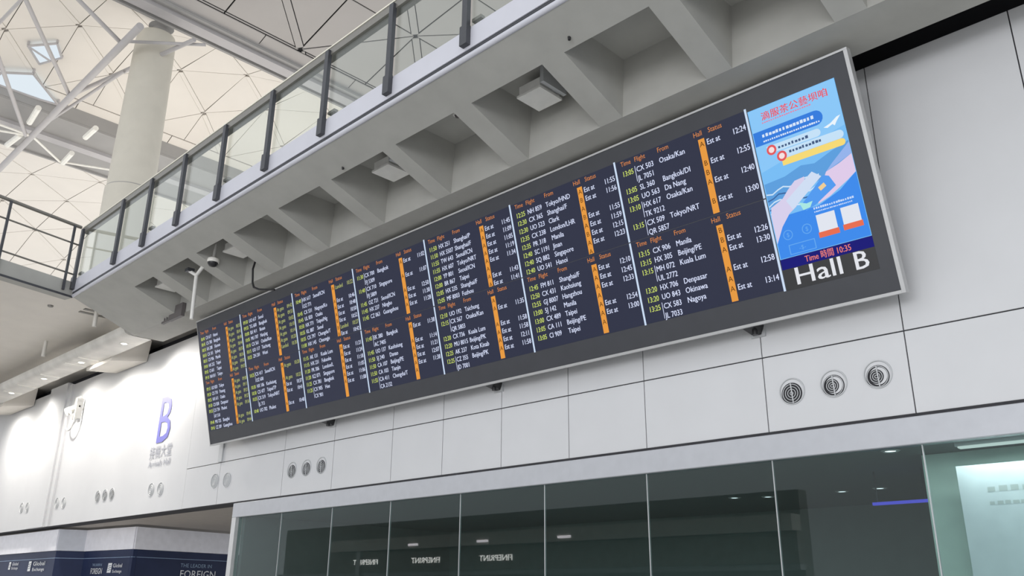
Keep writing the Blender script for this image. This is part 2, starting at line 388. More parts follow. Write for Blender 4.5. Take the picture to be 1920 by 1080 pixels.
ARR = {   # rows: time, flight, code-share, from, hall, status
 (6, 0): [('13:05', 'CX 503', 'JL 7051', 'Osaka/Kan', 'A', 'Est at 12:24'), ('13:05', 'SL 360', '', 'Bangkok/DI', 'B', 'Est at 12:55'), ('13:05', 'UO 563', '', 'Da Nang', 'B', ''), ('13:10', 'HX 617', 'TK 9212', 'Osaka/Kan', 'A', 'Est at 12:40'), ('13:15', 'CX 509', 'QR 5857', 'Tokyo/NRT', 'B', 'Est at 13:00')],
 (6, 1): [('13:15', 'CX 906', '', 'Manila', 'B', ''), ('13:15', 'HX 305', '', 'Beijing/PE', 'B', 'Est at 12:26'), ('13:15', 'MH 072', 'UL 2772', 'Kuala Lum', 'A', 'Est at 13:30'), ('13:20', 'HX 706', '', 'Denpasar', 'A', 'Est at 12:58'), ('13:20', 'UO 843', '', 'Okinawa', 'A', ''), ('13:25', 'CX 583', 'JL 7033', 'Nagoya', 'A', 'Est at 13:14')],
 (5, 0): [('12:25', 'NH 859', '', 'Tokyo/HND', 'A', 'Est at 11:55'), ('12:30', 'CX 365', '', 'Shanghai/F', 'B', 'Est at 11:56'), ('12:30', 'UO 523', '', 'Clark', 'A', ''), ('12:35', 'CX 238', '', 'London/LHR', 'B', 'Est at 11:55'), ('12:35', 'PR 318', '', 'Manila', 'A', 'Est at 11:59'), ('12:40', 'SC 1191', '', 'Jinan', 'B', 'Est at 12:15'), ('12:40', 'SQ 882', '', 'Singapore', 'A', 'Est at 12:23'), ('12:40', 'UO 541', '', 'Hanoi', 'A', '')],
 (5, 1): [('12:45', 'FM 811', '', 'Shanghai/F', 'A', 'Est at 12:10'), ('12:50', 'CX 431', '', 'Kaohsiung', 'A', 'Est at 12:45'), ('12:55', 'GJ 8007', '', 'Hangzhou', 'A', 'Est at 12:33'), ('13:00', '5J 142', '', 'Manila', 'A', ''), ('13:00', 'CX 489', '', 'Taipei', 'A', 'Est at 12:54'), ('13:05', 'CA 111', '', 'Beijing/PE', 'A', 'Est at 13:00'), ('13:05', 'CI 909', '', 'Taipei', 'A', '')],
 (4, 0): [('11:50', 'HX 251', '', 'Shanghai/P', 'A', 'Est at 11:45'), ('11:50', 'HX 5507', '', 'Shanghai/F', 'A', 'Est at 11:09'), ('11:55', 'TW 643', '', 'Seoul/ICN', 'A', 'Est at 11:05'), ('11:55', 'HX 607', '', 'Tokyo/NRT', 'A', 'Est at 11:19'), ('12:00', 'YP 801', '', 'Seoul/ICN', 'A', 'Est at 11:34'), ('12:00', 'BR 867', '', 'Taipei', 'A', ''), ('12:05', 'HX 235', '', 'Shanghai/F', 'A', 'Est at 11:43'), ('12:05', 'MF 8003', '', 'Fuzhou', 'A', 'Est at 11:41')],
 (4, 1): [('12:10', 'UO 192', '', 'Taichung', 'A', ''), ('12:15', 'CX 567', 'QR 5803', 'Osaka/Kan', 'A', 'Est at 11:35'), ('12:20', 'CX 736', '', 'Kuala Lum', 'A', 'Est at 11:58'), ('12:20', 'MU 8015', '', 'Beijing/PK', 'A', 'Est at 11:58'), ('12:25', 'AK 237', '', 'Kota Kinab', 'A', 'Est at 12:11'), ('12:25', 'CZ 355', 'JD 7001', 'Beijing/PK', 'A', 'Est at 11:58')],
 (3, 0): [('11:30', 'CX 700', 'FJ 5309', 'Bangkok', 'A', 'Est at 11:02'), ('11:40', 'CX 710', 'FJ 5809', 'Singapore', 'A', 'Est at 11:07'), ('11:45', 'OZ 721', '', 'Seoul/ICN', 'A', 'Est at 12:50'), ('11:45', 'HX 237', '', 'Ningbo', 'A', 'Est at 11:38'), ('11:45', 'CZ 063', '', 'Guangzhou', 'A', 'Est at 11:28')],
 (3, 1): [('11:45', 'EK 380', 'AC 7405', 'Bangkok', 'A', 'Est at 11:38'), ('11:45', 'UO 137', '', 'Kaohsiung', 'A', 'Est at 11:14'), ('11:50', '5J 240', '', 'Davao', 'A', 'Est at 11:21'), ('11:50', 'CA 107', '', 'Beijing/PE', 'A', 'Est at 12:07'), ('11:50', 'CA 103', '', 'Tianjin', 'A', 'Est at 11:38'), ('11:55', 'CA 411', 'CA 2132', 'Chengdu/T', 'A', '')],
 (2, 0): [('10:40', 'HX 617', 'OZ 771', 'Seoul/ICN', 'A', 'Landed 10:22'), ('10:45', 'CX 531', '', 'Nagoya/Ko', 'A', 'Est at 10:46'), ('10:45', 'UL 820', '', 'Osaka', 'A', 'Est at 10:48'), ('10:50', 'HX 771', '', 'Taipei/Ng', 'A', 'Est at 10:50'), ('10:55', 'KL 887', '', 'Seoul', 'B', 'Est at 10:52'), ('10:55', 'CX 797', '', 'Chengdu/T', 'B', 'Landed 10:27'), ('11:00', 'HX 145', '', 'Cheongju', 'B', 'Est at 10:42')],
 (2, 1): [('11:15', 'AK 131', '', 'Kuala Lum', 'A', 'Est at 11:21'), ('11:15', 'HX 231', '', 'Fukuoka', 'A', 'Est at 11:24'), ('11:20', 'PR 306', '', 'London/L', 'A', 'Est at 11:18'), ('11:20', 'KZ 071', '', 'Singapore', 'A', 'Est at 11:05'), ('11:25', 'CX 781', '', 'Bangkok', 'A', 'Est at 11:06'), ('11:25', 'CX 905', 'CX 901', 'Hue', 'A', 'Est at 11:08')],
 (1, 0): [('09:50', 'UO 617', '', 'Seoul', 'A', 'At gate 09:42'), ('09:55', 'TG 600', '', 'Bangkok', 'A', 'At gate 09:55'), ('10:00', 'BX 411', '', 'Busan', 'A', 'At gate 10:02'), ('10:05', 'MU 707', '', 'Nanjing', 'A', 'At gate 10:10'), ('10:10', 'CX 561', '', 'Osaka/Kan', 'A', 'At gate 10:14'), ('10:15', 'UO 117', '', 'Taichung', 'A', 'At gate 10:20'), ('10:25', 'ZH 201', '', 'Wuxi', 'A', 'Landed 10:30')],
 (1, 1): [('10:25', 'CX 417', 'OZ 600', 'Seoul/ICN', 'A', 'At gate 10:20'), ('10:30', 'HX 106', '', 'Kaohsiung', 'A', 'At gate 10:23'), ('10:30', 'CX 477', '', 'Taipei/TP', 'A', 'Est at 10:37'), ('10:35', 'CX 519', 'JL 713', 'Tokyo/NRT', 'A', 'Est at 10:41'), ('10:40', 'UO 702', '', 'Phuket', 'A', 'Est at 10:48')],
 (0, 0): [('08:40', 'CX 617', '', 'Hanoi', 'A', 'At gate 08:35'), ('08:45', 'CX 700', '', 'Bangkok', 'A', 'At gate 08:41'), ('08:50', 'KA 208', '', 'Xiamen', 'A', 'At gate 08:48'), ('08:50', 'CX 101', '', 'Sydney', 'A', 'At gate 08:44'), ('08:55', 'CX 906', '', 'Manila', 'A', 'At gate 08:50'), ('09:00', 'HX 252', '', 'Taipei', 'A', 'At gate 08:56'), ('09:05', 'CI 601', '', 'Taipei', 'A', 'At gate 09:02'), ('09:10', 'NH 811', '', 'Tokyo', 'A', 'At gate 09:07')],
 (0, 1): [('09:15', 'UO 820', '', 'Tokyo', 'A', 'At gate 09:08'), ('09:20', 'CX 710', '', 'Penang', 'A', 'At gate 09:11'), ('09:25', 'HX 611', '', 'Osaka', 'A', 'At gate 09:21'), ('09:30', 'CX 838', '', 'Denpasar', 'A', 'At gate 09:27'), ('09:35', 'CX 734', 'AY 510', 'Phuket', 'A', 'At gate 09:36'), ('09:40', 'MU 725', '', 'Shanghai', 'A', 'At gate 09:40'), ('09:45', 'CZ 309', '', 'Guangzhou', 'A', 'At gate 09:44')],
}
ZT_ = .004
def tile(c, r):
    x0, x1 = SEP[c], SEP[c+1]; k = (x1-x0)/1.674
    ya, yb = (TOP, MID) if r == 0 else (MID, BOT)
    sc = part('screen', MB().box(x0+.003, x1-.003, yb+.004, ya-.004, -.01, .002), 'screen', fb, True)
    X = lambda v: x0+v*k
    hd, tm, wt, bl, st = MB(), MB(), MB(), MB(), MB()
    yh = ya-.075; S = .088
    for v, t in ((.08, 'Time'), (.27, 'Flight'), (.58, 'From'), (1.045, 'Hall'), (1.225, 'Status')): text(hd, t, X(v), yh, .078, ZT_, sx=k*.88)
    y = ya-.197; p = .1045
    for t, f, cs, fr, h, s in ARR[(c, r)]:
        text(tm, t, X(.08), y, S, ZT_, sx=k*.8, bold=.002)
        text(wt, f, X(.275), y, S, ZT_, sx=k*.83, bold=.002); text(wt, fr, X(.58), y, S, ZT_, sx=k*.86, bold=.002)
        text(bl, h, X(1.127), y, .08, ZT_, 'c')
        if s:
            w = s.split(' '); tgt = wt if s[0] == 'E' else st
            text(tgt, ' '.join(w[:-1]), X(1.185), y, S, ZT_, sx=k*.8, bold=.002); text(tgt, w[-1], X(1.645), y, S, ZT_, 'r', sx=k*.8, bold=.002)
        if cs:
            wt.add([(X(.258), y+.075, ZT_), (X(.258), y-p, ZT_), (X(.265), y-p, ZT_), (X(.265), y+.075, ZT_)], [(0, 1, 2, 3)])
            y -= p; text(wt, cs, X(.275), y, S, ZT_, sx=k*.83, bold=.002)
        y -= p
    for nm, q, mm in (('header_text', hd, 'orange_t'), ('time_text', tm, 'yellow_t'), ('flight_text', wt, 'white_t')): tag(part(nm, q, mm, sc, True), kind='stuff')
    part('hall_strip', MB().box(X(1.09), X(1.165), yb+.018, ya-.112, .0022, .0032), 'bar', sc, True)
    tag(part('hall_letters', bl, 'bar_t', sc, True), kind='stuff')
    if st.v: tag(part('gate_text', st, 'green_t', sc, True), kind='stuff')
for c in range(7):
    for r in range(2): tile(c, r)
for x in SEP[1:]:
    for ya, yb in ((TOP+.01, MID+.008), (MID-.006, BOT-.004)):
        part('separator_strip', MB().box(x-.011, x+.011, yb, ya, .0021, .006), 'sep', fb, True)
# poster screen, clock strip, hall name
PX0, PX1 = SEP[-1]+.03, -2.722
ps = part('poster_screen', MB().box(PX0-.01, PX1+.004, -1.79, -.235, -.01, .002), emis('poster_sky_blue', srgb(122, 190, 245), 1.), fb, True)
def deco(name, mb, col, z=None, s=1.): return part(name, mb, emis(name, srgb(*col), s), ps, True)
def P(u, v): return (PX0+u*(PX1-PX0), -.24-v*1.545)      # u right, v down in 0..1
def pg(pts, z): return MB().poly([P(*q) for q in reversed(pts)] if sum((b[0]-a[0])*(b[1]+a[1]) for a, b in zip(pts, pts[1:]+pts[:1])) < 0 else [P(*q) for q in pts], z)
deco('upper_sky_print', pg([(0, 0), (1, 0), (1, .30), (0, .42)], .003), (140, 200, 248))
deco('lower_blue_print', pg([(0, 0.84), (0.2, 0.735), (0.54, 0.735), (0.8, 0.68), (1, 0.6), (1, 1), (0, 1)], 0.0034), (66, 140, 236))
deco('hill_print', pg([(0, .50), (.25, .49), (.45, .455), (.6, .47), (.8, .43), (1, .40), (1, .52), (.5, .60), (0, .66)], .0032), (96, 160, 222))
for k in range(5):
    w = MB()
    for j in range(9):
        a, b = j/9*.62, (j+1)/9*.62; ya = .575+.035*k+.012*math.sin(j*1.7+k)-.05*a; yb = .575+.035*k+.012*math.sin((j+1)*1.7+k)-.05*b
        w.add([(*P(a, ya), .0036), (*P(b, yb), .0036), (*P(b, yb-.009), .0036), (*P(a, ya-.009), .0036)], [(0, 1, 2, 3)])
    deco('water_line_print', w, (64, 104, 160) if k % 2 else (205, 228, 248))
tt = MB(); text(tt, '滴服茶公藝坝咱', P(.13, 0)[0], P(0, .085)[1], .092, .004, fit=.70, bold=.003); deco('title_print', tt, (236, 84, 96))
t2 = MB(); strokes(t2, P(.13, 0)[0], P(0, .108)[1], .52, .016, .004, 22); tag(deco('subtitle_print', t2, (226, 130, 160)), kind='stuff')
def pill(u0, u1, v0, v1, z):
    h = (v1-v0)/2; n = 8; asp = 1.545/(PX1-PX0); pts = [(u0, v1), (u0, v0)]
    pts += [(u1-h*asp+h*asp*math.cos(a), v0+h+h*math.sin(a)) for a in [(-.5+i/n)*math.pi for i in range(n+1)]]
    return MB().poly([P(*q) for q in pts][::-1], z)
deco('blue_pill_print', pill(0, .80, .15, .245, .0038), (58, 126, 222))
t3 = MB(); strokes(t3, P(.10, 0)[0], P(0, .197)[1], .55, .034, .0042, 15); strokes(t3, P(.10, 0)[0], P(0, .23)[1], .6, .02, .0042, 26); tag(deco('pill_text_print', t3, (216, 232, 250)), kind='stuff')
deco('white_pill_print', pill(.12, .74, .265, .315, .0038), (198, 226, 248))
deco('white_pill_print', pill(.26, .97, .32, .375, .0038), (198, 226, 248))
deco('yellow_pill_print', pill(.26, .97, .376, .42, .0039), (246, 218, 120))
for u, v, w, n in ((.25, .302, .32, 9), (.36, .352, .34, 10)):
    t4 = MB(); strokes(t4, P(u, 0)[0], P(0, v)[1], w, .03, .0042, n); tag(deco('pill_caption_print', t4, (70, 92, 130)), kind='stuff')
for u, v in ((.17, .295), (.27, .355)):
    def disc(r, n=20): return MB().poly([(P(u, v)[0]+r*math.cos(2*math.pi*i/n), P(u, v)[1]+r*math.sin(2*math.pi*i/n)) for i in range(n)], 0)
    for nm, r, col, z in (('red_badge_print', .052, (226, 92, 96), .0044), ('badge_glyph_print', .03, (246, 226, 226), .0047)):
        d = disc(r); d.v = [(a, b, z) for a, b, _ in d.v]; deco(nm, d, col)
deco('aeroplane_print', pg([(.78, .275), (.86, .262), (.94, .235), (.98, .232), (.93, .262), (.90, .285), (.88, .272), (.82, .285)], .0042), (235, 245, 252))
deco('left_hand_print', pg([(0, 0.9), (0, 0.72), (0.02, 0.66), (0.17, 0.625), (0.25, 0.58), (0.345, 0.537), (0.46, 0.53), (0.44, 0.6), (0.3, 0.7), (0.21, 0.73), (0.1, 0.8)], 0.0046), (216, 208, 236))
deco('right_hand_print', pg([(0.7, 0.545), (0.85, 0.52), (1, 0.485), (1, 0.6), (0.9, 0.635), (0.8, 0.665), (0.68, 0.7), (0.54, 0.725), (0.6, 0.66), (0.64, 0.6)], 0.0046), (224, 204, 234))
deco('sleeve_print', pg([(1, 0.41), (0.78, 0.505), (0.7, 0.545), (1, 0.485)], 0.0045), (150, 180, 236))
deco('phone_print', pg([(0.204, 0.645), (0.55, 0.515), (0.64, 0.562), (0.26, 0.712)], 0.005), (208, 222, 244))
deco('bank_card_print', pg([(0.36, 0.7), (0.66, 0.56), (0.72, 0.575), (0.77, 0.645), (0.52, 0.723), (0.4, 0.745)], 0.0053), (86, 156, 240))
deco('card_chip_print', pg([(0.58, 0.625), (0.65, 0.605), (0.67, 0.63), (0.6, 0.65)], 0.0056), (240, 206, 150))
deco('card_wave_print', pg([(0.34, 0.68), (0.42, 0.7), (0.49, 0.695), (0.45, 0.73), (0.37, 0.735)], 0.0056), (170, 232, 226))
for u0, u1, v0, v1 in ((.485, .69, .79, .90), (.755, .945, .79, .895)):
    deco('white_code_card_print', pg([(u0, v0), (u1, v0), (u1, v1), (u0, v1)], .0046), (226, 230, 240))
    deco('orange_caption_print', pg([(u0-.01, v1), (u1+.01, v1), (u1+.01, v1+.035), (u0-.01, v1+.035)], .0047), (232, 112, 84))
t5 = MB(); strokes(t5, P(.48, 0)[0], P(0, .752)[1], .4, .022, .0046, 18); strokes(t5, P(.48, 0)[0], P(0, .772)[1], .38, .014, .0046, 22); tag(deco('small_note_print', t5, (200, 220, 250)), kind='stuff')
for u, v in ((.14, .86), (.36, .855)):
    n = 18; ring = MB(); cx, cy_ = P(u, v)
    ring.add([(cx+rr*math.cos(2*math.pi*i/n), cy_+rr*math.sin(2*math.pi*i/n), .0046) for rr in (.05, .042) for i in range(n)], [(i, (i+1) % n, (i+1) % n+n, i+n) for i in range(n)])
    text(ring, '$', cx, cy_-.02, .06, .0046, 'c'); deco('coin_print', ring, (104, 170, 240))
bn = MB()
for a, b, c, d in ((.12, .42, .925, .93), (.12, .42, .985, .99), (.12, .13, .925, .99), (.41, .42, .925, .99)): bn.add([(*P(a, d), .0046), (*P(b, d), .0046), (*P(b, c), .0046), (*P(a, c), .0046)], [(0, 1, 2, 3)])
text(bn, '-$-', P(.27, 0)[0], P(0, .972)[1], .06, .0046, 'c'); deco('banknote_print', bn, (104, 170, 240))
cs = part('clock_strip', MB().box(PX0-.01, PX1+.004, -1.895, -1.792, -.01, .002), emis('deep_blue_strip', srgb(34, 34, 120), 1.), fb, True)
ct = MB(); text(ct, 'Time 時間 10:35', -3.385, -1.872, .085, .004, fit=.46, bold=.002); part('clock_text', ct, emis('salmon_text', srgb(236, 130, 120), 1.), cs, True)
hs = part('hall_name_plate', MB().box(PX0-.01, PX1+.004, -2.105, -1.897, -.01, .002), mat('black_plate', (.02, .02, .022), .4), fb, True)
HW = emis('hall_name_white', srgb(228, 230, 236), 1.)
for nm, tx, xa, wd in (('hall_word', 'Hall', -3.535, .50), ('hall_letter', 'B', -2.945, .15)):
    ht = MB(); text(ht, tx, xa, -2.068, .245, .004, fit=wd, bold=.006); part(nm, ht, HW, hs, True)
# support feet below the board
for x, lb in ((-4.16, 'dark wedge bracket under the flight board, close to the swivelled vents'), (-7.97, 'dark wedge bracket under the middle of the flight board'), (-11.75, 'dark wedge bracket under the flight board, above the grey vent trio')):
    q = empty('support_bracket', (x, 7.9, 4.2), lb, 'bracket', 'wedge brackets under the flight board')
    part('wall_plate', MB().box(x-.08, x+.08, 7.97, 7.999, 4.17, 4.31), 'vent', q)
    part('wedge_arm', MB().hexa([(x-.09, 7.78, 4.25), (x+.06, 7.78, 4.25), (x+.04, 7.97, 4.19), (x-.05, 7.97, 4.19), (x-.11, 7.76, 4.29), (x+.10, 7.76, 4.29), (x+.08, 7.97, 4.28), (x-.08, 7.97, 4.28)]), 'black', q)
    part('knuckle', MB().tube((x+.02, 7.88, 4.17), (x+.02, 7.88, 4.24), .03, 12), 'black', q)

# ================================================================== WALL VENTS
def make_vent(name, label, group, kind):
    v = empty(name, (0, 0, 0), label, 'vent', group)
    part('rim', MB().lathe([(.122, .0), (.126, .014), (.133, .014), (.137, .0)], (0, 0, 0), 32, 'y'), 'vent', v, True)
    if kind == 'pale':
        part('cover', MB().lathe([(0, .012), (.09, .012), (.121, .004)], (0, 0, 0), 28, 'y'), 'ventpale', v, True)
        for r in (.05, .085): part('ring', MB().lathe([(r-.005, .012), (r, .018), (r+.005, .012)], (0, 0, 0), 24, 'y'), 'vent', v, True)
        return v
    part('bowl', MB().lathe([(0, .003), (.121, .003)], (0, 0, 0), 32, 'y'), 'panel', v, True)
    oz = -.022
    part('dark_core', MB().lathe([(0, .006), (.108, .006), (.108, .003)], (-.003, 0, oz), 32, 'y'), 'ventdark', v, True)
    if kind == 'open':
        part('crescent', MB().lathe([(0, .009), (.083, .009), (.083, .006)], (.004, 0, oz+.004), 32, 'y'), 'panel', v, True)
        part('inner_core', MB().lathe([(0, .011), (.068, .011), (.068, .006)], (-.014, 0, oz), 32, 'y'), 'ventdark', v, True)
        rr = ((.098, -.003), (.055, -.014), (.034, -.014), (.014, -.014))
    else: rr = ((.092, -.003), (.066, -.003), (.041, -.003), (.016, -.003))
    for r, ox in rr: part('ring', MB().lathe([(r-.0035, .0085), (r-.003, .014), (r+.003, .014), (r+.0035, .0085)], (ox, 0, oz), 28, 'y'), 'vent', v, True)
    part('cross_bar', MB().hexa([(-.006+.01, -.021, oz-.1), (.004+.01, -.021, oz-.1), (.004+.01, -.012, oz-.1), (-.006+.01, -.012, oz-.1), (-.008, -.021, oz+.1), (.002, -.021, oz+.1), (.002, -.012, oz+.1), (-.008, -.012, oz+.1)]), 'vent', v, True)
    return v
L1 = 'round air vent with evenly spaced dark rings, below the Hall B end of the board'
v0 = make_vent('round_air_vent', L1, 'vent trio below the Hall B end', 'plain'); v0.location = (-3.86, WY, 3.555)
L2 = 'swivelled air vent with a white crescent, next to the evenly ringed vent'
v1 = make_vent('round_air_vent', L2, 'vent trio below the Hall B end', 'open'); v1.location = (-3.43, WY, 3.565)
c = copy_tree(v1); c.location = (-3.0, WY, 3.585); c['label'] = 'swivelled air vent with a wide white crescent, beside the long full-height wall joint'
L3 = 'round grey air vent in the trio just below the far end of the flight board'
for x in (-12.86, -12.43, -12.0):
    c = copy_tree(v0); c.location = (x, WY, 3.585); c['label'] = L3; c['group'] = 'vent trio below the far end of the board'
L4 = 'small round ring vent in the trio on the bright wall left of the B sign'
for x in (-20.95, -20.55, -20.17):
    c = copy_tree(v0); c.location = (x, WY, 3.71); c['label'] = L4; c['group'] = 'vent trio left of the B sign'
pv = None
for x, z, lb, gp in ((-15.49, 3.62, 'pale round vent cover of the pair beside the far end of the glass storefront', 'pale vent pair by the storefront end'), (-15.03, 3.60, None, None),
                     (-18.18, 3.66, 'pale round vent cover of the pair below the arrivals hall lettering', 'pale vent pair below the B sign'), (-17.75, 3.64, None, None),
                     (-23.45, 3.72, 'faint round vent cover of the pair beside the pilaster', 'pale vent pair beside the pilaster'), (-23.0, 3.70, None, None),
                     (-26.0, 3.76, 'faint round vent cover of the pair beyond the pilaster', 'pale vent pair beyond the pilaster'), (-25.55, 3.74, None, None)):
    if lb: cur = (lb, gp)
    if pv is None: pv = make_vent('round_vent_cover', cur[0], cur[1], 'pale'); c = pv
    else: c = copy_tree(pv)
    c.location = (x, WY, z); c['label'], c['group'] = cur

# ================================================================== HALL SIGN ON THE WALL
sg = empty('hall_sign', (-17.9, WY-.02, 4.1), 'tall violet-blue letter B with arrivals hall lettering on the bright wall', 'sign')
def wtext(name, t, x0, x1, z0, h, m, th=.012, bold=0.):
    mb = MB(); w = twidth(t, 1.); cap = .73; size = h/cap
    text(mb, t, x0, 0, size, 0, fit=x1-x0, bold=bold)
    mb.v = [(x, WY-th-abs(z), z0+y) for x, y, z in mb.v]
    return part(name, mb, m, sg)
wtext('letter_b', 'B', -18.36, -17.66, 4.63, 1.05, 'signblue')
wtext('chinese_text', '接機大堂', -18.50, -17.46, 4.33, .21, 'signgrey')
wtext('english_text', 'Arrivals Hall', -18.48, -17.46, 4.13, .14, 'signgrey')
# wall-mounted white cradle lamp
lampx, lz = -23.05, 5.95
wl = empty('wall_lamp', (lampx, 7.9, lz), 'white wall-mounted hoop bracket lamp high on the bright wall by the pilaster', 'lamp')
part('back_plate', MB().box(lampx-.32, lampx+.02, 7.96, 7.999, lz-.15, lz+.42), 'strutw', wl)
hoop = MB(); pts = [(lampx-.02+.30*math.cos(a), 7.82, lz-.12+.36*math.sin(a)) for a in [math.pi+math.pi*i/12 for i in range(13)]]
for a, b in zip(pts, pts[1:]): hoop.tube(a, b, .022, 8)
part('hoop', hoop, 'whitebox', wl)
for dx in (-.1, .12): part('lamp_head', MB().tube((lampx+dx, 7.94, lz+.12), (lampx+dx, 7.72, lz-.02), .08, 14, .10), 'strutw', wl)
part('cross_arm', MB().box(lampx-.16, lampx+.3, 7.86, 7.9, lz+.08, lz+.12), 'vent', wl)
part('side_arm', MB().box(lampx+.24, lampx+.3, 7.8, 7.96, lz-.2, lz+.3), 'whitebox', wl)

# ================================================================== THINGS UNDER THE BALCONY
def soffit_box(x, y, z, label):
    b = empty('soffit_unit', (x, y, z), label, 'fixture', 'white box units in the coffers')
    part('bracket', MB().box(-.16, .24, .02, .12, .03, 7.3-z), 'vent', b, True)
    part('body', MB().box(-.15, .17, -.17, .17, .0, .12), 'whitebox', b, True)
    part('cover', MB().box(-.17, .19, -.19, .19, -.03, -.001), 'whitebox', b, True)
    part('back_arm', MB().box(.2, .25, -.2, .2, .02, 7.3-z), 'ventpale', b, True)
for x, z, lb in ((-5.80, 7.03, 'largest-looking white box unit, in a coffer above the 12:25 arrivals screen'), (-8.52, 7.04, 'white box unit in the coffer above the 11:50 arrivals screen'), (-12.55, 6.99, 'white box unit in the coffer with the hanging dome camera'), (-15.05, 6.98, 'white box unit in the end coffer above the dark boxed unit')):
    soffit_box(x, 6.4, z, lb)
for x, y, lb in ((-7.08, 6.3, 'small round smoke detector in the coffer between two box units'), (-11.05, 6.25, 'small round smoke detector in the coffer beside the black cable')):
    d = empty('smoke_detector', (x, y, 7.3), lb, 'detector')
    part('base', MB().lathe([(0, -.02), (.06, -.02), (.065, 0)], (0, 0, 0), 20), 'whitebox', d, True)
    part('sensor_head', MB().lathe([(0, -.05), (.03, -.048), (.04, -.021)], (0, 0, 0), 16), 'greybox', d, True)
for x, y in ((-8.75, 5.75), (-4.75, 5.72)):
    single('conduit_plug', MB().lathe([(0, -.03), (.015, -.03), (.02, .03)], (x, y+yo(x), ZS(y)), 10), 'black', (x, y+yo(x), ZS(y)), 'tiny black plug in the balcony underside', 'plug', 'black plugs in the balcony underside')
# dome camera
cam = empty('dome_camera', (-13.0, 6.2, 7.3), 'white dome security camera hanging on a short pole from a coffer', 'camera')
part('ceiling_pole', MB().tube((-13.0, 6.2, 6.93), (-12.99, 6.2, 7.3), .028, 12), 'whitebox', cam)
part('housing', MB().lathe([(0, .02), (.05, .02), (.095, -.01), (.105, -.05), (.10, -.075), (0, -.075)], (-13.0, 6.2, 6.92), 24), 'strutw', cam)
part('dome', MB().lathe([(.085, -.076), (.08, -.10), (.055, -.135), (.0, -.15)], (-13.0, 6.2, 6.92), 20), 'black', cam)
# conduit pole with forked bracket
cp = empty('conduit_pole', (-13.55, 6.2, 6.8), 'thin white conduit pole with a forked bracket hanging from a coffer rib', 'pole')
part('pole', MB().tube((-13.50, 6.2, 5.96), (-13.55, 6.2, 6.78), .032, 12), 'whitebox', cp)
part('fork_arm', MB().tube((-13.55, 6.2, 6.76), (-13.26, 6.16, 6.83), .03, 10), 'whitebox', cp)
part('fork_arm', MB().tube((-13.55, 6.2, 6.76), (-13.70, 6.14, 6.86), .03, 10), 'whitebox', cp)
part('clamp', MB().box(-13.76, -13.64, 6.08, 6.2, 6.84, 6.90), 'postdark', cp)
# cable
cb = MB(); pts = []
ctrl = [(-12.45, 6.66, 7.29), (-12.45, 6.66, 7.1), (-12.34, 6.64, 6.98), (-12.25, 6.58, 6.85), (-12.18, 6.5, 6.6), (-12.14, 6.5, 6.36), (-12.08, 6.5, 6.26), (-11.95, 6.52, 6.2), (-11.78, 6.55, 6.16), (-11.6, 6.6, 6.13)]
for a, b in zip(ctrl, ctrl[1:]): cb.tube(a, b, .017, 8)
single('black_cable', cb, 'black', (-12.2, 6.5, 6.13), 'black cable looping from a coffer down to the top of the flight board', 'cable')
gb = empty('dark_unit', (-15.4, 6.9, 6.5), 'dark grey boxed unit with small antennas at the end of the coffers', 'box unit')
part('case', MB().box(-15.62, -15.10, 6.72, 6.79, 6.50, 6.76), 'greybox', gb)
part('side_arm', MB().box(-15.9, -15.62, 6.72, 6.77, 6.50, 6.54), 'greybox', gb)
for x in (-15.74, -15.84): part('antenna', MB().tube((x, 6.745, 6.54), (x, 6.745, 6.78), .014, 8), 'greybox', gb)
for x, y, lb in ((-18.35, 5.45, 'small dark sprinkler dot on the beige footbridge underside'),):
    single('sprinkler', MB().lathe([(0, -.03), (.05, -.03), (.06, 0)], (x, y, 7.12), 12), 'railmetal', (x, y, 7.09), lb, 'sprinkler')

# ================================================================== EXCHANGE KIOSK
kz0, kz1 = 2.60, 3.155
kp = [(-33, 8.18), (-23.45, 8.18), (-23.24, 8.78), (-21.0, 9.03), (-21.66, 12.2)]
ki = empty('exchange_kiosk', (-23, 9, 0), 'navy and white currency exchange kiosk under the bright wall', 'kiosk')
def strip(pl, z0, z1, off, m, nm):
    for (a, b), mm in zip(zip(pl, pl[1:]), m):
        d = Vector((b[0]-a[0], b[1]-a[1])).normalized(); n = Vector((d.y, -d.x))
        mb = MB(); q = [(a[0]+n.x*off, a[1]+n.y*off), (b[0]+n.x*off, b[1]+n.y*off), (b[0]-n.x*.1, b[1]-n.y*.1), (a[0]-n.x*.1, a[1]-n.y*.1)]
        part(nm, mb.prism(q, z0, z1), mm, ki)
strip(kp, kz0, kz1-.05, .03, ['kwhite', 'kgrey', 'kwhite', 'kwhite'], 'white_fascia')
strip(kp, .0, kz0-.005, .0, ['navy']*4, 'navy_panel')
strip(kp, 2.42, 2.432, .006, ['paleblue']*4, 'thin_line')
def ktext(t, seg, s, z, h, m, width):
    a, b = Vector(kp[seg]), Vector(kp[seg+1]); d = (b-a).normalized(); n = Vector((d.y, -d.x)); mb = MB(); text(mb, t, 0, 0, h/.73, 0, fit=width)
    v = []
    for x, y, _ in mb.v: q = a+d*(s+x)+n*.012; v.append((q.x, q.y, z+y))
    mb.v = v; return part('lettering', mb, m, ki)
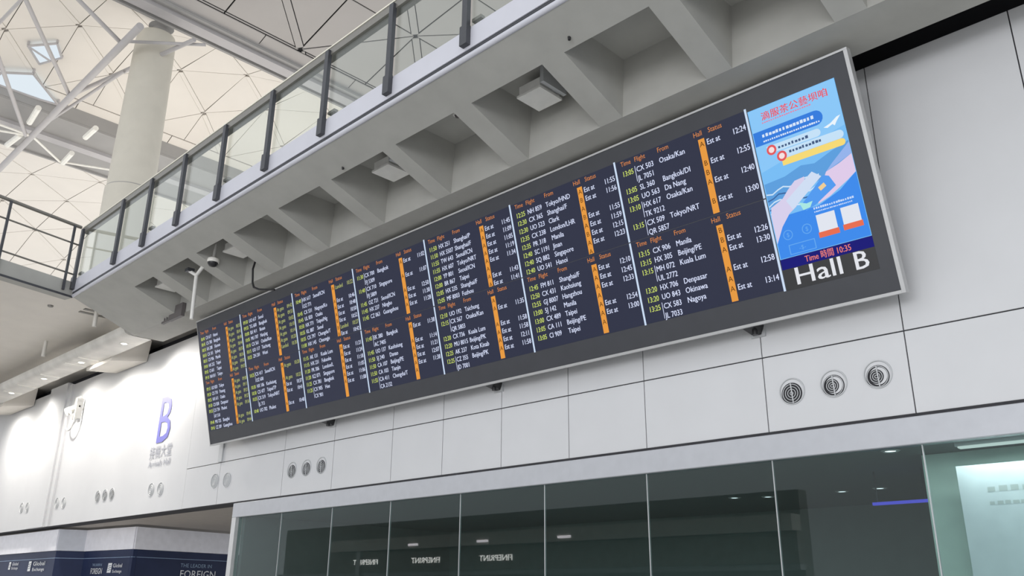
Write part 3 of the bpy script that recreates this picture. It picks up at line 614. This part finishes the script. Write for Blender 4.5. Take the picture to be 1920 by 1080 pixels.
def klogo(seg, s, z, h):
    a, b = Vector(kp[seg]), Vector(kp[seg+1]); d = (b-a).normalized(); n = Vector((d.y, -d.x)); mb = MB()
    def q(x, y): w = a+d*(s+x)+n*.012; return (w.x, w.y, z+y)
    mb.add([q(0, 0), q(h*.8, 0), q(h*.9, h), q(h*.1, h)], [(0, 1, 2, 3)]); part('logo_mark', mb, 'logo', ki)
    m2 = MB()
    for k in range(3):
        y = h*(.2+.22*k); w = lambda x, yy: tuple(c+e for c, e in zip(q(x, yy), (n.x*.003, n.y*.003, 0)))
        m2.add([w(h*.15, y), w(h*.8, y+h*.12), w(h*.8, y+h*.17), w(h*.15, y+h*.06)], [(0, 1, 2, 3)])
    part('logo_swoosh', m2, 'navy', ki)
SL = 33-23.45
klogo(0, SL-3.25, 2.20, .19); ktext('Global', 0, SL-3.0, 2.30, .08, 'logo', .5); ktext('Exchange', 0, SL-3.0, 2.20, .07, 'logo', .5)
klogo(0, SL-1.75, 2.14, .24); ktext('Global', 0, SL-1.42, 2.27, .10, 'logo', .85); ktext('Exchange', 0, SL-1.42, 2.14, .08, 'logo', .85)
ktext('THE LEADER IN', 2, .5, 2.24, .06, 'paleblue', .45); ktext('FOREIGN', 2, .45, 2.06, .14, 'logo', .55)
klogo(2, 1.22, 2.08, .22); ktext('Global', 2, 1.46, 2.20, .09, 'logo', .42); ktext('Exchange', 2, 1.46, 2.08, .07, 'logo', .42)
ktext('THE LEADER IN', 3, 1.35, 2.24, .09, 'paleblue', .95); ktext('FOREIGN', 3, 1.35, 2.0, .18, 'logo', 1.1)

# ================================================================== BEHIND THE GLASS
nb = empty('notice_board', (-1.9, 8.45, 1.4), 'pale white notice board seen through the end pane of the storefront', 'notice board')
part('sheet', MB().box(-2.58, -1.0, 8.40, 8.43, 1.3, 2.74), 'board', nb)
nbt = MB(); strokes(nbt, 0, 0, 1.1, .05, 0, 12); strokes(nbt, 0, -.11, 1.1, .035, 0, 18); nbt.v = [(-2.35+x, 8.398, 2.5+y) for x, y, _ in nbt.v]
tag(part('faint_lettering', nbt, 'mull', nb), kind='stuff')
ll = empty('fill_batten', (-1.6, 8.25, ZG+.02), 'added fill batten above the notice board, brightening the end pane', 'ceiling light')  # batten added to light the space behind the end pane
part('tray', MB().box(-2.5, -.4, 8.2, 8.3, ZG-.02, ZG+.018), 'mull', ll)
part('diffuser', MB().box(-2.48, -.42, 8.21, 8.29, ZG-.035, ZG-.021), emis('fill_batten_glow', (.9, 1., .97), .9), ll)
lp = area('fill_batten_lamp', (0, 0, -.07), (2.0, .08), 13, (0, 0, 0), (.9, 1., .97)); lp.parent = ll
bs = empty('blue_light_strip', (-3.5, 9.6, 2.58), 'glowing blue light strip hung inside the storefront', 'light strip')
part('tube', MB().box(-3.85, -3.25, 9.6, 9.64, 2.57, 2.60), 'bluestrip', bs)
for x in (-3.8, -3.3): part('hanger', MB().tube((x, 9.62, 2.6), (x, 9.62, ZG+.02), .008, 6), 'postdark', bs)
for x, y in ((-6.26, 10.9), (-5.85, 11.08), (-4.83, 11.12), (-4.33, 11.09), (-3.1, 8.31)):
    d = empty('downlight_reflection', (x, y, ZG+.02), 'dim glowing disc behind the storefront glass, imitating a downlight reflection', 'ceiling light', 'imitated downlight reflections behind the storefront glass')  # glowing discs added in place of downlight reflections in the glass
    part('ring', MB().lathe([(.05, -.001), (.07, -.012), (.09, -.001)], (0, 0, 0), 18), 'mull', d, True)
    part('lens', MB().lathe([(0, -.006), (.05, -.005)], (0, 0, 0), 16), 'reflglow', d, True)

# ================================================================== ROOF
def off_tri(t, ins):
    # inset each edge of a ccw triangle by its own distance
    L = []
    for i in range(3):
        a, b = Vector(t[i]), Vector(t[(i+1) % 3]); d = (b-a).normalized(); n = Vector((-d.y, d.x)); L.append((a+n*ins[i], d))
    out = []
    for i in range(3):
        p, d = L[i-1]; q, e = L[i]; den = d.x*e.y-d.y*e.x; w = q-p; s = (w.x*e.y-w.y*e.x)/den; out.append(p+d*s)
    return out
def vault(nm, node, p, q, xr, yr, zf, pm, gm, gap, thin, quad=True, edge=.8):
    x0, x1 = xr; y0, y1 = yr; n = 14; mb = MB(); top = []
    vs = []; fs = []
    for i in range(n+1):
        x = x0+(x1-x0)*i/n
        vs += [(x, y0, zf(x)+.06), (x, y1, zf(x)+.06)]
    for i in range(n): fs.append((2*i, 2*i+1, 2*i+3, 2*i+2))
    vs2 = [(x, y, z+.1) for x, y, z in vs]; k = len(vs)
    fs += [tuple(reversed([j+k for j in f])) for f in list(fs)]+[(0, 2*0+k, 1+k, 1), (2*n, 2*n+1, 2*n+1+k, 2*n+k)]
    mb.add(vs, fs) if False else mb.add(vs+vs2, fs)
    root = single(nm, mb, gm, ((x0+x1)/2, y0, zf(x0)), None, None, kind='structure')
    node = Vector(node); p = Vector(p); q = Vector(q)
    def panel(t, ins, name='ceiling_panel'):
        a, b = t[1]-t[0], t[2]-t[0]
        if a.x*b.y-a.y*b.x < 0: t = [t[0], t[2], t[1]]; ins = [ins[2], ins[1], ins[0]]
        o = clip(off_tri(t, ins)); n = len(o)
        if n < 3 or abs(sum(o[i].x*o[(i+1) % n].y-o[(i+1) % n].x*o[i].y for i in range(n))) < .08: return
        m = MB().add([(v.x, v.y, zf(v.x)) for v in o]+[(v.x, v.y, zf(v.x)+.03) for v in o],
                     [tuple(reversed(range(n))), tuple(range(n, 2*n))]+[(i, (i+1) % n, (i+1) % n+n, i+n) for i in range(n)])
        part(name, m, pm, root)
    def clip(o):
        for ax, lim, sg in ((0, x0+edge+thin, 1), (0, x1-edge-thin, -1), (1, y0, 1), (1, y1, -1)):
            r = []
            for i in range(len(o)):
                u, v = o[i-1], o[i]; du, dv = (u[ax]-lim)*sg, (v[ax]-lim)*sg
                if (du < 0) != (dv < 0): r.append(u+(v-u)*(du/(du-dv)))
                if dv >= 0: r.append(v)
            o = r
            if len(o) < 3: return []
        return o
    def ribstrip(a, b):
        d = (b-a).normalized(); nn = Vector((-d.y, d.x))*(gap*.5-thin*1.2); a2, b2 = a+d*.12, b-d*.12
        c = clip([a2-nn, b2-nn, b2+nn, a2+nn]); n = len(c)
        if n < 3: return
        m = MB().add([(v.x, v.y, zf(v.x)-.02) for v in c]+[(v.x, v.y, zf(v.x)+.03) for v in c], [tuple(reversed(range(n))), tuple(range(n, 2*n))]+[(i, (i+1) % n, (i+1) % n+n, i+n) for i in range(n)])
        part('rib_strip', m, pm, root)
    for xa, xb in ((x0, x0+edge), (x1-edge, x1)):      # plain margin panels along the valley beams
        for k in range(6):
            ya, yb = y0+(y1-y0)*k/6, y0+(y1-y0)*(k+1)/6
            part('margin_panel', MB().hexa([(xa, ya+.02, zf(xa)-.05), (xa, yb-.02, zf(xa)-.05), (xb, yb-.02, zf(xb)-.05), (xb, ya+.02, zf(xb)-.05), (xa, ya+.02, zf(xa)-.01), (xa, yb-.02, zf(xa)-.01), (xb, yb-.02, zf(xb)-.01), (xb, ya+.02, zf(xb)-.01)]), pm, root)
    N = 14
    for i in range(-N, N):
        for j in range(-N, N):
            o = node+p*i+q*j
            if not (x0-7 < o.x < x1+7 and y0-7 < o.y < y1+7): continue
            A, B, C, D = o, o+q, o+p+q, o+p      # diamond
            ctr = (A+C)/2
            if quad:
                for s, e in ((A, B), (B, C), (C, D), (D, A)):
                    fam_p = (s, e) in ((B, C), (D, A))
                    panel([s, e, ctr], [gap/2 if fam_p else thin, thin, thin])
            else:
                panel([A, B, D], [thin, thin, gap/2]); panel([C, D, B], [thin, thin, gap/2])
            ribstrip(A, D)
    return root
zA = lambda x: 21.6+1.1*(1-((x+32.2)/4.6)**2)
zB = lambda x: 21.25+1.6*(1-((x+19)/8.4)**2)
zC = lambda x: 21.3+1.6*(1-((x+51)/10)**2)
vA = vault('ceiling', (-32.24, 8.6), (-2.1, 2.2), (2.05, 2.0), (-36.8, -27.7), (2, 27), zA, 'vault', 'vaultgap', .22, .014, False, .5)
vB = vault('ceiling', (-22.9, 18.0), (-3.1, 3.2), (3.1, 3.2), (-26.6, -11), (5, 30), zB, 'vaultshade', 'vaultdark', .34, .03, True, .5)
vC = vault('ceiling', (-47.3, 11.85), (-2.6, 2.7), (2.6, 2.6), (-61, -41.1), (4, 30), zC, 'vault', 'vaultgap', .26, .018, False, .8)
def beam(x0, x1, z0, z1, lb, name='valley_beam'):
    b = empty(name, ((x0+x1)/2, 10, z0), lb, 'roof beam')
    part('soffit_plate', MB().box(x0, x1, 2, 30, z0, 22.9), 'beam', b)
    for x in (x0+.02, x1-.14): part('edge_flange', MB().box(x, x+.12, 2, 30, z0-.10, z0-.001), 'beam', b)
    part('centre_ridge', MB().box((x0+x1)/2-.25, (x0+x1)/2+.25, 2, 30, z0-.16, z0-.001), 'truss', b)
    return b
beam(-27.85, -26.55, 21.45, 21.75, 'grey roof valley beam resting on the round column')
beam(-41.1, -36.7, 20.98, 21.2, 'broad grey roof valley beam with white struts beyond the column')
# skylights: bright glazed boxes let into the vault
def skylight(pts, lb):
    s = empty('skylight', (pts[0][0], pts[0][1], 21.9), lb, 'skylight')
    cx = sum(a for a, b in pts)/len(pts); cy = sum(b for a, b in pts)/len(pts); n = len(pts)
    zz = [zA(a)-.25 for a, b in pts]
    for (a, b), z in zip(pts, zz): part('upstand', MB().tube((a, b, z), (a, b, z+.3), .05, 6), 'truss', s)
    part('glazing', MB().add([(a, b, z-.02) for (a, b), z in zip(pts, zz)]+[(a, b, z+.02) for (a, b), z in zip(pts, zz)], [tuple(range(n)), tuple(range(n, 2*n))]+[(i, (i+1) % n, (i+1) % n+n, i+n) for i in range(n)]), emis('sky_glazing', (.84, .93, 1.), .9), s)
    for i in range(n):
        a, b = pts[i], pts[(i+1) % n]; part('frame_bar', MB().tube((*a, zz[i]-.04), (*b, zz[(i+1) % n]-.04), .05, 6), 'truss', s)
    part('mullion', MB().tube((*pts[0], zz[0]-.05), (*[(pts[1][k]+pts[2][k])/2 for k in (0, 1)], (zz[1]+zz[2])/2-.05), .04, 6), 'truss', s)
skylight([(-34.3, 7.5), (-35.0, 8.2), (-34.2, 8.75), (-33.5, 8.3)], 'small bright triangular skylight high in the white vault')
skylight([(-36.7, 7.0), (-36.7, 8.6), (-36.6, 9.6), (-35.6, 8.2), (-36.1, 7.2)], 'large bright skylight at the edge of the broad grey beam')
# roof trusses
tr1 = empty('roof_truss', (-34, 9, 20), 'pale steel tube truss crossing the white vault behind the column', 'truss')
part('main_chord', MB().tube((-26.6, 8.97, 20.0), (-46, 9.2, 20.0), .13, 12), 'truss', tr1)
for a, b, r in (((-25.2, 4.2, 20.3), (-28.3, 9.1, 20.1), .075), ((-26.2, 4.4, 20.3), (-33.1, 9.0, 20.1), .075), ((-33.1, 9.05, 20.1), (-26.4, 10.8, 20.3), .08), ((-35.5, 9.15, 20.0), (-29.9, 9.8, 20.1), .06),
                ((-29.6, 4.9, 20.0), (-37.6, 8.9, 20.0), .08), ((-31.4, 5.6, 20.3), (-27.5, 5.8, 20.3), .06), ((-28.3, 9.14, 20.3), (-26.4, 11.22, 20.3), .06)):
    part('brace', MB().tube(a, b, r, 10), 'truss', tr1)
tr2 = empty('beam_strut_frame', (-37, 9, 20), 'white strut frame bracing the broad grey roof beam', 'truss')
for a, b in (((-34.83, 8.47), (-36.35, 8.63)), ((-34.76, 10.71), (-35.92, 10.72)), ((-37.77, 10.86), (-39.02, 10.93)), ((-37.73, 8.72), (-39.11, 8.63))):
    part('strut', MB().tube((*a, 20), (*b, 20), .12, 8), 'strutw', tr2)
for a, b in (((-37.4, 5.5), (-37.46, 9.1)), ((-37.46, 9.1), (-39.02, 10.79)), ((-39.02, 10.79), (-38.15, 12.66)), ((-37.97, 8.01), (-37.46, 9.1))):
    part('tie', MB().tube((*a, 20), (*b, 20), .05, 8), 'strutw', tr2)
# column
cl = empty('round_column', (-28.9, 10.3, 0), 'tall round pale column rising past the balustrade to the roof', 'column')
cx, cy_ = -28.75, 10.35
part('upper_shaft', MB().lathe([(.78, 14.93), (.70, 21.0), (.66, 21.3), (.5, 21.42)], (cx, cy_, 0), 36), 'column', cl)
part('lower_shaft', MB().lathe([(.82, 0), (.82, 14.88), (.79, 14.9)], (cx, cy_, 0), 36), 'column', cl)
part('seam_ring', MB().lathe([(.77, 14.88), (.80, 14.89), (.80, 14.92), (.77, 14.93)], (cx, cy_, 0), 36), 'beam', cl)
part('head_bearing', MB().lathe([(.32, 21.3), (.3, 21.5), (.45, 21.6)], (cx+.3, cy_, 0), 20), 'beam', cl)

# ================================================================== SHOP ON THE OTHER SIDE OF THE HALL (seen mirrored in the storefront)
sh = empty('coffee_shop', (-30, -12.5, 0), 'dark shopfront with lit white signs, mirrored in the storefront glass', 'shop')
part('back_wall', MB().box(-46, -14, -13.2, -12.6, 0, 5.2), 'soffit', sh)
part('sign_band', MB().box(-41, -14, -12.59, -12.2, 2.75, 3.78), 'brown', sh)
part('canopy', MB().box(-40.5, -14, -12.59, -11.9, 3.80, 4.35), 'bridge', sh)
part('door_frame', MB().box(-38.4, -38.1, -12.59, -12.1, 0, 3.79), 'mull', sh)
part('lower_counter', MB().box(-46, -14, -12.59, -12.3, 0, 1.1), 'brown', sh)
part('counter_band', MB().box(-46, -14, -12.59, -12.25, 2.55, 2.74), 'vent', sh)
for x1 in (-36.65, -31.93, -27.2):
    mb = MB(); text(mb, 'FINEPRINT', 0, 0, .36, 0, fit=2.1, bold=.01); mb.v = [(x1-x, -12.18+abs(z), 3.13+y) for x, y, z in mb.v]
    part('lit_sign', mb, emis('sign_glow', (1, .98, .95), 9.), sh)
for x in (-33.6, -28.8, -24.): part('canopy_light', MB().box(x-.35, x+.35, -11.9, -11.86, 3.92, 4.02), emis('canopy_glow', (1, .9, .95), 7.), sh)
